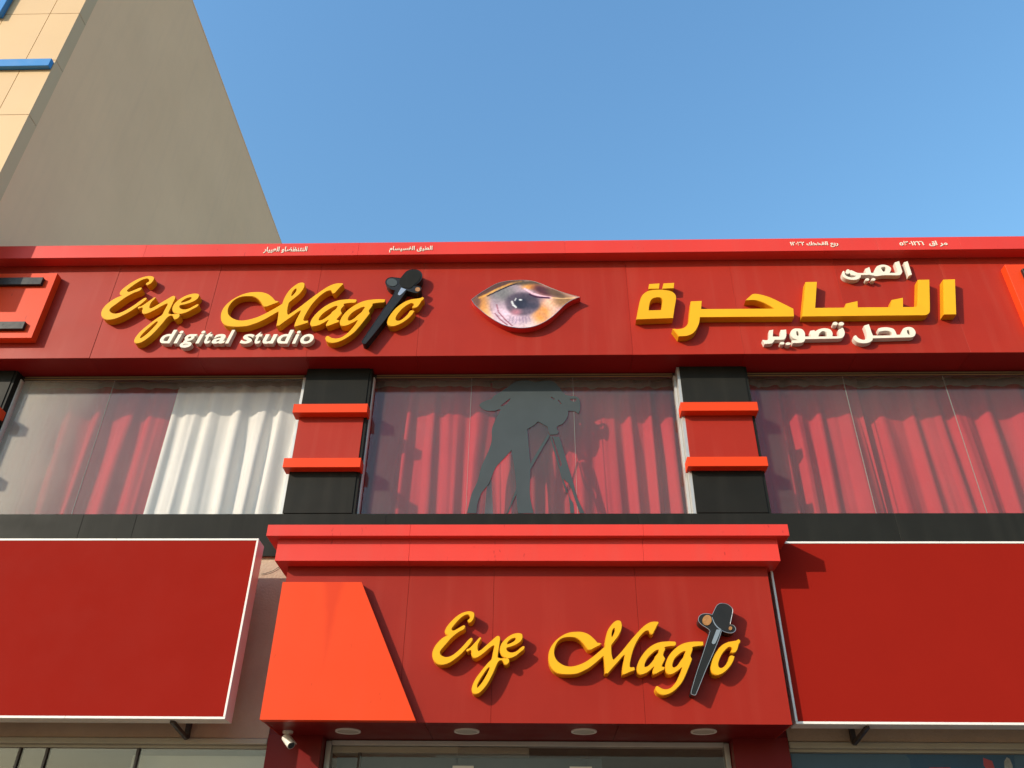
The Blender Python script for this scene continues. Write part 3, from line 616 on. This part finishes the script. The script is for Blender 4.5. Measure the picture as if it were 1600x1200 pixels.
for c in big: letter(ar, plane_conts(c, YF-TU), YF, TU, YELLOW, YSHADE, 0.003)
W1 = crop(1290, 400, 10); W2 = crop(1180, 495, 5.926)
TW = 0.052
wa = thing('arabic_lettering', 'small white Arabic lettering above the large yellow Arabic word', 'lettering', (at(1368, 427, YF).x, YF, at(1368, 427, YF).z))
white1 = [[[W1(p) for p in [(1228,98,1),(1282,82,1),(1348,288,1),(1300,308,1)]]],
          [[W1(p) for p in [(1085,100,1),(1148,80,1),(1196,235),(1188,270),(1160,295),(1120,300,1),(920,298),(800,312),(740,302),(685,292,1),(550,296,1),(545,330),(500,362),(430,372),(350,360),(290,330),(262,290),(268,245),(285,232),(298,255),(305,290),(340,318),(400,334),(450,328),(478,308),(420,298),(384,268),(380,232),(400,222),(440,238),(510,264),(640,266,1),(630,230),(622,200,1),(684,172,1),(712,264,1),(772,262,1),(766,225),(800,165),(850,142),(910,136),(980,155),(1022,190),(1012,240),(998,264,1),(1100,262),(1126,246),(1122,215)]],
           [W1(p) for p in [(868,182),(900,170),(935,172),(946,195),(938,222),(914,246),(885,225)]]],
          [[W1(p) for p in ell(652,366,30,20,12)]], [[W1(p) for p in ell(748,364,30,20,12)]], [[W1(p) for p in ell(350,242,30,34,12)]]]
for c in white1: letter(wa, plane_conts(c, YF-TW), YF, TW, WHITEL, WSIDE, 0.002, 0.004)
wb = thing('arabic_lettering', 'small white Arabic lettering under the large yellow Arabic word', 'lettering', (at(1310, 525, YF).x, YF, at(1310, 525, YF).z))
white2 = [[[W2(p) for p in [(132,125,1),(166,120,1),(162,183,1),(232,184,1),(236,150),(238,122,1),(286,118,1),(288,160),(282,192),(262,210),(180,212,1),(168,232),(150,246),(88,250,1),(70,214,1),(110,216),(128,200)]]],
          [[W2(p) for p in ell(250,244,20,12,12)]], [[W2(p) for p in ell(306,248,22,12,12)]],
          [[W2(p) for p in [(395,108),(435,116),(458,145),(462,182,1),(520,184,1),(512,160),(512,130,1),(548,124),(552,134,1),(600,112),(650,106),(695,118),(716,150),(714,180,1),(760,180),(778,168),(772,120,1),(812,100,1),(828,140),(824,172),(806,192),(780,200,1),(462,206,1),(452,228),(420,240),(350,242,1),(342,218,1),(400,216),(390,212),(352,195),(330,165),(332,135),(355,112)]], [W2(p) for p in [(385,132),(402,140),(408,160),(398,178),(384,166),(380,146)]], [W2(p) for p in [(584,182,1),(596,152),(622,132),(652,138),(668,160),(670,182,1)]]],
          [[W2(p) for p in ell(742,62,22,15,12)]], [[W2(p) for p in ell(798,64,24,16,12)]],
          [[W2(p) for p in [(1010,82,1),(1052,68,1),(1080,150),(1092,174,1),(1270,172,1),(1268,150),(1240,132),(1200,128),(1150,136,1),(1140,110),(1180,98),(1230,98),(1280,112),(1300,140),(1310,166,1),(1362,166,1),(1362,130),(1380,104),(1420,94),(1460,104),(1484,138),(1478,172),(1450,188),(1400,190,1),(1090,198,1),(1080,220),(1050,238),(1000,244),(950,234),(918,206),(915,180),(932,170,1),(955,196),(990,212),(1020,210),(1036,190),(1034,150)]], [W2(p) for p in [(1406,124),(1424,122),(1438,144),(1440,166,1),(1424,166),(1408,148)]]]]
for c in white2: letter(wb, plane_conts(c, YF-TW), YF, TW, WHITEL, WSIDE, 0.002, 0.004)
# faint writing on the cornice
def small_text(lab, body, px0, px1, py0, py1):
    p0 = at(px0, py1, YC); p1 = at(px1, py0, YC)
    t = glyph(body, 0.016, 0.0)
    xs = [v.co.x for v in t.verts]; ys = [v.co.y for v in t.verts]
    for v in t.verts:
        v.co = Vector((p0.x+(v.co.x-min(xs))/(max(xs)-min(xs))*(p1.x-p0.x), YC-0.005 if v.co.z > 0 else YC-0.0003, p0.z+(v.co.y-min(ys))/(max(ys)-min(ys))*(p1.z-p0.z)))
    return tag(obj('cornice_writing', t, WHITEL), lab, 'lettering', 'small white writing on the cornice')
FORMS = 1
small_text('small white Arabic writing on the cornice beside the tall building', '\ufead\ufe8e\ufef4\ufef4\ufecc\ufedf\ufe8d \ufeed\ufe8e\ufec0\ufec8\ufee8\ufe98\ufee8\ufedf\ufe8d', 411, 481, 385.5, 396)
small_text('small white Arabic writing on the cornice above the black dagger', '\ufee1\ufe8e\ufeb4\ufef4\ufeb4\ufed0\ufedf\ufe8d \ufed6\ufef4\ufec4\ufedf\ufe8d', 608, 676, 384.5, 395)
small_text('small white Arabic writing with numerals on the cornice above the white Arabic word', '\u0661\u0662\u0660\u0663\u0662 \ufeda\ufea8\ufea8\ufed8\ufedf\ufe8d \ufecA\ufef3\ufead', 1236, 1308, 377, 387)
small_text('small white Arabic writing with numerals on the cornice near its right end', '\u0665\u0663\u0660\u0661\u0662\u0661\u0666  \ufed5\ufe8d \ufeae\ufee3', 1407, 1478, 376, 386)

# ================================================================== eye emblem
Ey = crop(720, 420, 8); TE = 0.074
eo = [(135,385,1),(220,320),(330,250),(450,185),(570,155),(690,145),(820,145),(920,160),(1020,195),(1150,250),(1300,305),(1490,352,1),(1390,390),(1300,448),(1220,528),(1130,608),(1030,672),(920,718),(800,738),(680,735),(560,710),(460,665),(340,590),(235,505),(170,440)]
eye = thing('eye_emblem', 'raised eye shaped emblem with printed pupil in the middle of the upper fascia', 'emblem', (at(820, 478, YF).x, YF, at(820, 478, YF).z))
ec = plane_conts([[Ey(p) for p in eo]], YF-TE)
RIMR = mat('red_letter_return', (0.55, 0.03, 0.025), 0.35, 0.5)
eb = obj('rim', slab(ec, YF-TE+0.004, YF, 0.003), RIMR, eye, smooth=38)
sm_ = [(p.x*8-720*8, p.y*8-420*8) for p in smooth_path([Ey(p) for p in eo], 8)]
def lerp3(a, b, t): return tuple(x+(y-x)*t for x, y in zip(a, b))
def sstep(a, b, x):
    t = max(0, min(1, (x-a)/(b-a))); return t*t*(3-2*t)
def blob(u, v, cx, cy, rx, ry, soft=0.35, rot=0):
    x, y = u-cx, v-cy; c, s = math.cos(rot), math.sin(rot); x, y = (x*c+y*s)/rx, (-x*s+y*c)/ry
    return 1-sstep(1-soft, 1+soft, math.hypot(x, y))
def seg(u, v, pts, w):
    d = 1e9
    for (x0, y0), (x1, y1) in zip(pts, pts[1:]):
        t = max(0, min(1, ((u-x0)*(x1-x0)+(v-y0)*(y1-y0))/((x1-x0)**2+(y1-y0)**2))); d = min(d, math.hypot(u-x0-t*(x1-x0), v-y0-t*(y1-y0)))
    return 1-sstep(w*0.4, w, d)
def eye_col(u, v):
    n = mnoise.noise(Vector((u*0.012, v*0.012, 0))); n2 = mnoise.noise(Vector((u*0.04, v*0.04, 3)))
    c = (205, 165, 160)
    c = lerp3(c, (228, 208, 208), blob(u, v, 700, 610, 330, 150, 0.6))
    c = lerp3(c, (198, 142, 80), blob(u, v, 270, 420, 100, 150, 0.7)*0.9); c = lerp3(c, (120, 88, 70), blob(u, v, 180, 420, 70, 90, 0.5))
    c = lerp3(c, (240, 180, 110), blob(u, v, 350, 560, 60, 110, 0.8)*0.8)
    c = lerp3(c, (178, 156, 168), blob(u, v, 660, 430, 310, 290, 0.25))
    c = lerp3(c, (120, 118, 116), blob(u, v, 520, 300, 170, 110, 0.8)*0.9); c = lerp3(c, (225, 200, 215), blob(u, v, 560, 580, 150, 110, 0.9)*0.8)
    c = lerp3(c, (212, 142, 72), blob(u, v, 1020, 555, 125, 110, 0.6, -0.7)*(0.80+0.2*n)); c = lerp3(c, (238, 190, 165), blob(u, v, 1130, 430, 90, 60, 0.8))
    c = lerp3(c, (222, 190, 170), blob(u, v, 1150, 560, 60, 90, 0.8)*0.6)
    c = lerp3(c, (150, 118, 82), blob(u, v, 1290, 400, 130, 70, 0.7))
    c = lerp3(c, (112, 98, 108), blob(u, v, 770, 440, 215, 142, 0.15)); c = lerp3(c, (196, 130, 140), blob(u, v, 690, 540, 60, 35, 0.9)*0.7)
    c = lerp3(c, (84, 74, 82), blob(u, v, 800, 370, 170, 60, 0.8)); c = lerp3(c, (58, 54, 62), blob(u, v, 750, 432, 85, 62, 0.3)); c = lerp3(c, (70, 66, 76), blob(u, v, 860, 460, 120, 40, 0.8)*0.8)
    c = lerp3(c, (238, 240, 242), max(seg(u, v, [(640, 410), (655, 450), (690, 480)], 16)*0.85, blob(u, v, 745, 388, 22, 10, 0.6)*0.9, seg(u, v, [(690, 370), (676, 395)], 9)*0.7))
    # upper lid
    lid = sstep(0, 1, (330-0.0007*(u-760)**2*0.9-v)/60+0.0)
    top = [(150, 385), (300, 345), (480, 255), (640, 180), (760, 160), (900, 165)]
    c = lerp3(c, (92, 62, 44), seg(u, v, [(230, 330), (420, 225), (600, 170), (760, 152)], 46)*0.9)
    c = lerp3(c, (226, 168, 84), seg(u, v, [(230, 362), (330, 320), (470, 248), (620, 188), (750, 162)], 17)*0.75)
    c = lerp3(c, (40, 26, 24), seg(u, v, [(330, 340), (470, 275), (600, 215), (700, 185)], 11)*0.9)
    c = lerp3(c, (96, 82, 62), blob(u, v, 860, 180, 190, 30, 0.6)); c = lerp3(c, (222, 156, 78), blob(u, v, 890, 225, 110, 30, 0.8))
    c = lerp3(c, (92, 54, 54), blob(u, v, 1030, 270, 140, 55, 0.6, 0.35)); c = lerp3(c, (104, 82, 62), blob(u, v, 1190, 305, 130, 42, 0.6, 0.35))
    c = lerp3(c, (232, 190, 205), seg(u, v, [(800, 250), (900, 310), (1020, 345), (1130, 362)], 17)*0.9)
    c = lerp3(c, (74, 34, 58), seg(u, v, [(860, 320), (930, 350), (1010, 358), (1110, 364)], 14)*0.95)
    c = lerp3(c, (226, 186, 140), seg(u, v, [(1130, 360), (1260, 372), (1440, 362)], 9)*0.8)
    for q in range(7):   # lower lashes
        x = 620+q*38; c = lerp3(c, (120, 100, 130), seg(u, v, [(x, 600), (x+(q-3)*7, 660+10*(q % 3))], 8)*0.45)
    c = lerp3(c, (120, 52, 62), max(seg(u, v, [(450, 450), (470, 540), (560, 640), (640, 710)], 10), seg(u, v, [(430, 560), (490, 630), (580, 700)], 10))*0.75)
    c = lerp3(c, (150, 130, 150), seg(u, v, [(380, 420), (370, 480), (400, 560)], 10)*0.4)
    k = 1+0.10*n+0.12*n2
    g_ = sum(c)/3; c = tuple(g_+(x-g_)*1.08 for x in c); c = tuple(118+(x-118)*1.22 for x in c)   # punchy print
    return tuple(max(0, min(255, x*k)) for x in c)
def lin(x):
    x /= 255; return x/12.92 if x < 0.04045 else ((x+0.055)/1.055)**2.4
bm = bmesh.new(); cl = bm.loops.layers.float_color.new('print'); RN = 46; ctr = (770, 430); rings = []; uvs = {}
c0 = bm.verts.new((0, 0, 0)); uvs[c0] = ctr
for r in range(1, RN+1):
    rg = []
    for (x, y) in sm_:
        f = r/RN; u, v = ctr[0]+(x-ctr[0])*f, ctr[1]+(y-ctr[1])*f
        vv = bm.verts.new((0, 0, 0)); uvs[vv] = (u, v); rg.append(vv)
    rings.append(rg)
for vv, (u, v) in uvs.items(): q = Ey((u, v)); vv.co = at(q[0], q[1], YF-TE); vv.co.y = YF-TE
n = len(sm_)
for k in range(n): bm.faces.new((c0, rings[0][k], rings[0][(k+1) % n]))
for r in range(RN-1):
    for k in range(n): bm.faces.new((rings[r][k], rings[r][(k+1) % n], rings[r+1][(k+1) % n], rings[r+1][k]))
back = [bm.verts.new((v.co.x, YF-TE+0.007, v.co.z)) for v in rings[-1]]
for vv, b_ in zip(rings[-1], back): uvs[b_] = uvs[vv]
for k in range(n): bm.faces.new((rings[-1][k], rings[-1][(k+1) % n], back[(k+1) % n], back[k]))
cc = {vv: tuple(0.86*lin(x) for x in eye_col(*q))+(1,) for vv, q in uvs.items()}
for f in bm.faces:
    for l in f.loops: l[cl] = cc[l.vert]
PRINT = bpy.data.materials.new('printed_acrylic'); PRINT.use_nodes = True; nt2 = PRINT.node_tree
at_n = nt2.nodes.new('ShaderNodeAttribute'); at_n.attribute_name = 'print'; pb = nt2.nodes['Principled BSDF']; pb.inputs['Roughness'].default_value = 0.22
nt2.links.new(at_n.outputs['Color'], pb.inputs['Base Color'])
obj('printed_face', bm, PRINT, eb)
bm = bmesh.new(); rr = [Vector((x, YF-TE-0.0005, z)) for x, z in ec[0]][::2]; tube(bm, rr+[rr[0]], 0.0028, 5); obj('edge_trim', bm, PEWTER, eb, smooth=60)

# ================================================================== curtains and the decal behind the upper glass
def curtain(lab, x0, x1, z0, z1, y, pitch, seed, m, amp=0.048, edge=None, group='curtains in the upper windows'):
    rg = random.Random(seed); W = x1-x0; nx = max(24, int(W/0.011)); nz = 30
    phs = [rg.uniform(0, 6.28) for _ in range(8)]
    def fold(s, t):   # s metres along, t 0 top 1 bottom
        w = s+0.030*t*math.sin(s*3.1+phs[0])+0.022*t*math.sin(s*7.7+phs[1]+t*1.5)
        ph = 2*PI*w/pitch+1.1*math.sin(s*2.3+phs[2])+0.7*math.sin(s*5.9+phs[3])
        a = amp*(0.45+0.55*sstep(0, .5, t))*(0.75+0.35*math.sin(s*4.3+phs[4]))
        sh = math.sin(ph); sh = math.copysign(abs(sh)**0.8, sh)
        return a*sh+0.20*amp*math.sin(1.7*ph+phs[5]+t*1.2)+0.05*amp*math.sin(4.1*ph+phs[6])*t+0.02*math.sin(s*1.7+phs[7]+t)
    bm = bmesh.new(); g_ = []
    for j in range(nz+1):
        t = j/nz; row = []
        for i in range(nx+1):
            s = W*i/nx
            xx = x0+s
            if edge: xx += edge(i/nx, t)
            row.append(bm.verts.new((xx, y+fold(s, t), z1+(z0-z1)*t+0.006*math.sin(s*9+phs[1])*(1-t))))
        g_.append(row)
    for j in range(nz):
        for i in range(nx): bm.faces.new((g_[j][i], g_[j+1][i], g_[j+1][i+1], g_[j][i+1]))
    t_ = thing('curtain', lab, 'curtain', ((x0+x1)/2, y, z0), group)
    for f in bm.faces: f.smooth = True
    obj('cloth', bm, m, t_, smooth=179)
    # puckered heading tape along the top
    bm = bmesh.new(); rows2 = []
    for i in range(nx+1):
        s = W*i/nx; n_ = mnoise.noise(Vector((s*9, seed, 0))); n2_ = mnoise.noise(Vector((s*16, seed, 5)))
        yy = y-0.035+fold(s, 0.2)*0.6
        rows2.append([bm.verts.new((x0+s, yy-0.012*abs(n2_), z1-0.055-0.022*abs(n_))), bm.verts.new((x0+s, yy-0.02-0.012*abs(n_), z1-0.02)), bm.verts.new((x0+s, yy, z1+0.02+0.025*n2_))])
    for i in range(nx):
        for k in range(2): bm.faces.new((rows2[i][k], rows2[i+1][k], rows2[i+1][k+1], rows2[i][k+1]))
    obj('heading', bm, TAPE, t_, smooth=120)
    return t_
YCU = 6.685
curtain('red curtain behind the hazy left window, beside the white curtain', -5.2, -3.40, 4.36, 6.02, YCU, 0.24, 11, REDCLOTH)
curtain('white curtain at the right side of the left upper window', -3.41, -2.03, 4.36, 6.02, YCU-0.02, 0.23, 5, WHITECLOTH, 0.036)
curtain('red curtain in the middle window left of the narrow white gap', -1.60, -0.42, 4.36, 6.02, YCU, 0.225, 21, REDCLOTH, edge=lambda s, t: -0.03*sstep(.75, 1, s)*sstep(.45, 1, t)+0.05*sstep(.75, 1, s)*(1-sstep(.2, .55, t)))
curtain('red curtain in the middle window right of the narrow white gap', -0.40, 1.40, 4.36, 6.02, YCU+0.015, 0.215, 31, REDCLOTH, edge=lambda s, t: 0.045*(1-sstep(0, .2, s))*sstep(.45, 1, t))
curtain('thin white lining showing in the gap of the middle red curtains', -0.75, 0.0, 4.36, 6.0, YCU+0.13, 0.14, 41, WHITECLOTH, 0.02)
curtain('red curtain in the right window beside the black and red pilaster', 1.80, 3.02, 4.36, 6.02, YCU, 0.23, 52, REDCLOTH)
curtain('red curtain filling the right part of the right window', 2.98, 4.9, 4.36, 6.02, YCU+0.03, 0.26, 61, REDCLOTH)
for (a, b), lab in zip([(-5.2, -2.1), (-1.55, 1.35), (1.85, 4.9)], ['curtain rail over the left upper window', 'curtain rail over the middle upper window', 'curtain rail over the right upper window']):
    bm = bmesh.new(); box(bm, a, b, YCU-0.012, YCU+0.012, 6.06, 6.09); tag(obj('curtain_rail', bm, GOLD), lab, 'curtain rail', 'curtain rails over the upper windows')

SD = crop(690, 570, 4.8); YS = YG-0.0035
dec = thing('photographer_decal', 'grey green silhouette decal of a bending photographer with tripod on the middle window', 'window decal', (at(800, 700, YS).x, YS, 4.55))
bod = [(285,297),(330,270),(375,255),(390,235),(440,205),(500,165),(560,125),(640,116),(700,132),(760,118),(830,124),(880,165),(915,212),(950,232),(1000,236),(1028,250),(1040,290),(1038,340),(1025,366),(1000,350),(950,345,1),(945,390),(910,440),(868,462),(866,485),(878,500),(868,522,1),(812,524,1),(800,490),(795,465,1),(770,450),(722,425,1),(690,455),(642,482,1),(650,560),(656,640),(665,740),(665,850),(662,960),(675,1050),(685,1085),(692,1114,1),(572,1114,1),(566,1060),(560,960),(558,880),(545,770),(525,640,1),(470,700),(410,765),(380,830),(355,890),(300,960),(288,990),(270,1040),(260,1114,1),(188,1114,1),(205,1050),(225,970),(270,870),(300,760),(350,650),(375,570),(378,480),(410,400),(440,335),(400,345),(340,345),(300,325)]
hol = [(446,306),(480,278),(516,252),(500,282),(465,308)]
hol2 = [(962,256,1),(1012,254,1),(1002,276),(972,272)]; hol3 = [(822,240),(850,256),(846,262),(826,254)]; hol4 = [(878,262),(900,292),(892,294),(876,276)]
obj('photographer', slab(plane_conts([[SD(p) for p in c] for c in (bod, hol, hol2, hol3, hol4)], YS, 4), YS-0.0012, YS+0.0030), DECAL, dec)
legs = [[(798,521),(810,536),(750,640),(690,745),(640,830),(580,935),(530,1040),(500,1114,1),(486,1114,1),(510,1060),(560,930),(620,815),(665,740),(730,630)],
        [(812,540,1),(826,540,1),(860,660),(888,760),(912,850),(930,910),(945,960),(934,955),(905,870),(880,775)],
        [(832,540,1),(882,540,1),(915,640),(950,760),(990,890),(1020,1000),(1072,1114,1),(1036,1114,1),(1000,1010),(960,900),(912,852),(890,772),(902,745),(880,680),(855,600)],
        [(898,850),(932,905),(962,1000),(988,1040),(996,1114,1),(966,1114,1),(955,1000),(928,900)]]
for i, l in enumerate(legs): obj('tripod_leg', slab(plane_conts([[SD(p) for p in l]], YS, 4), YS-0.0016-0.0003*i, YS+0.0026), DECAL, dec)

# ================================================================== bits on the wall and in the shop fronts
bm = bmesh.new(); pts = [at(408, 897, YW-0.008), at(414, 896, YW-0.008), at(421, 894, YW-0.008), at(428, 891, YW-0.008), at(436, 886, YW-0.008), at(446, 878, YW-0.008)]
tube(bm, pts, 0.0022, 5); tag(obj('cable', bm, STEEL), 'thin cable hanging loosely on the lit stucco beside the left billboard', 'cable')
for x0, x1, lab in ((at(707, 1197, 6.5).x, at(740, 1197, 6.5).x, 'small white notice on the entrance glass under the second downlight'), (at(890, 1197, 6.5).x, at(925, 1197, 6.5).x, 'small white notice on the entrance glass under the third downlight')):
    t = thing('notice', lab, 'notice', ((x0+x1)/2, 6.51, 2.5), 'white notices on the entrance glass')
    bx('sheet', PAPER, t, x0, x1, 6.5085, 6.5115, 2.40, 2.63); bx('border', ALU, t, x0+0.01, x1-0.01, 6.508, 6.5084, 2.607, 2.612)
# blue printed poster behind the right shop window
ps = thing('window_poster', 'blue printed poster inside the right hand shop window with painted sky reflection', 'poster', (3.4, 6.47, 1.4))
BLUEP = mat('poster_blue', (0.003, 0.045, 0.13), 0.5, 0.3, var=0.35, scale=1.6)
SKYREFL = mat('painted_sky_reflection', (0.035, 0.085, 0.16), 0.5, 0.3, var=0.12, scale=3)  # pale pieces painted to imitate sky reflected in the pane
REDP = mat('poster_red', (0.45, 0.02, 0.03), 0.5, 0.3); GREYP = mat('poster_grey', (0.30, 0.29, 0.27), 0.5, 0.3, var=0.5, scale=40)
bx('sheet', BLUEP, ps, 1.80, 5.2, 6.470, 6.474, 1.4, 2.72)
def flat(nm, m, px, dy): obj(nm, slab([[(at(x, y, 6.47).x, at(x, y, 6.47).z) for x, y in px]], 6.470-dy, 6.4699), m, ps)
flat('print', SKYREFL, [(1238, 1240), (1238, 1178), (1300, 1180), (1330, 1179), (1414, 1179), (1421, 1186), (1428, 1240)], 0.0006)
flat('print', REDP, [(1452, 1199), (1485, 1199), (1488, 1215), (1454, 1215)], 0.0006); flat('print', REDP, [(1536, 1184), (1550, 1189), (1555, 1203), (1545, 1206), (1537, 1196)], 0.0006)
flat('print', GREYP, [(1569, 1190), (1573, 1183), (1578, 1186), (1582, 1196), (1583, 1212), (1570, 1212)], 0.0006)
flat('print', SKYREFL, [(1584, 1176), (1602, 1174), (1606, 1230), (1590, 1230)], 0.0006)

# panels added behind the shop glass to imitate the bright bands of its reflections
REFLG = mat('pale_reflection_panel', (0.50, 0.51, 0.44), 0.8, 0.1, var=0.06, scale=2); REFLB = mat('blue_grey_reflection_panel', (0.17, 0.20, 0.23), 0.7, 0.1, var=0.15, scale=2)
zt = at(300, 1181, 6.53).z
bm = bmesh.new(); box(bm, at(207, 1185, 6.53).x, -1.95, 6.53, 6.545, 0.3, zt); tag(obj('reflection_panel', bm, REFLG), 'added pale panel standing in for the reflection in the left shop window glass', 'panel')
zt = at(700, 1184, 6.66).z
bm = bmesh.new(); box(bm, -1.47, at(940, 1188, 6.66).x, 6.66, 6.675, 0.3, zt); tag(obj('reflection_panel', bm, REFLB), 'added blue grey panel standing in for the reflection in the entrance glass', 'panel')
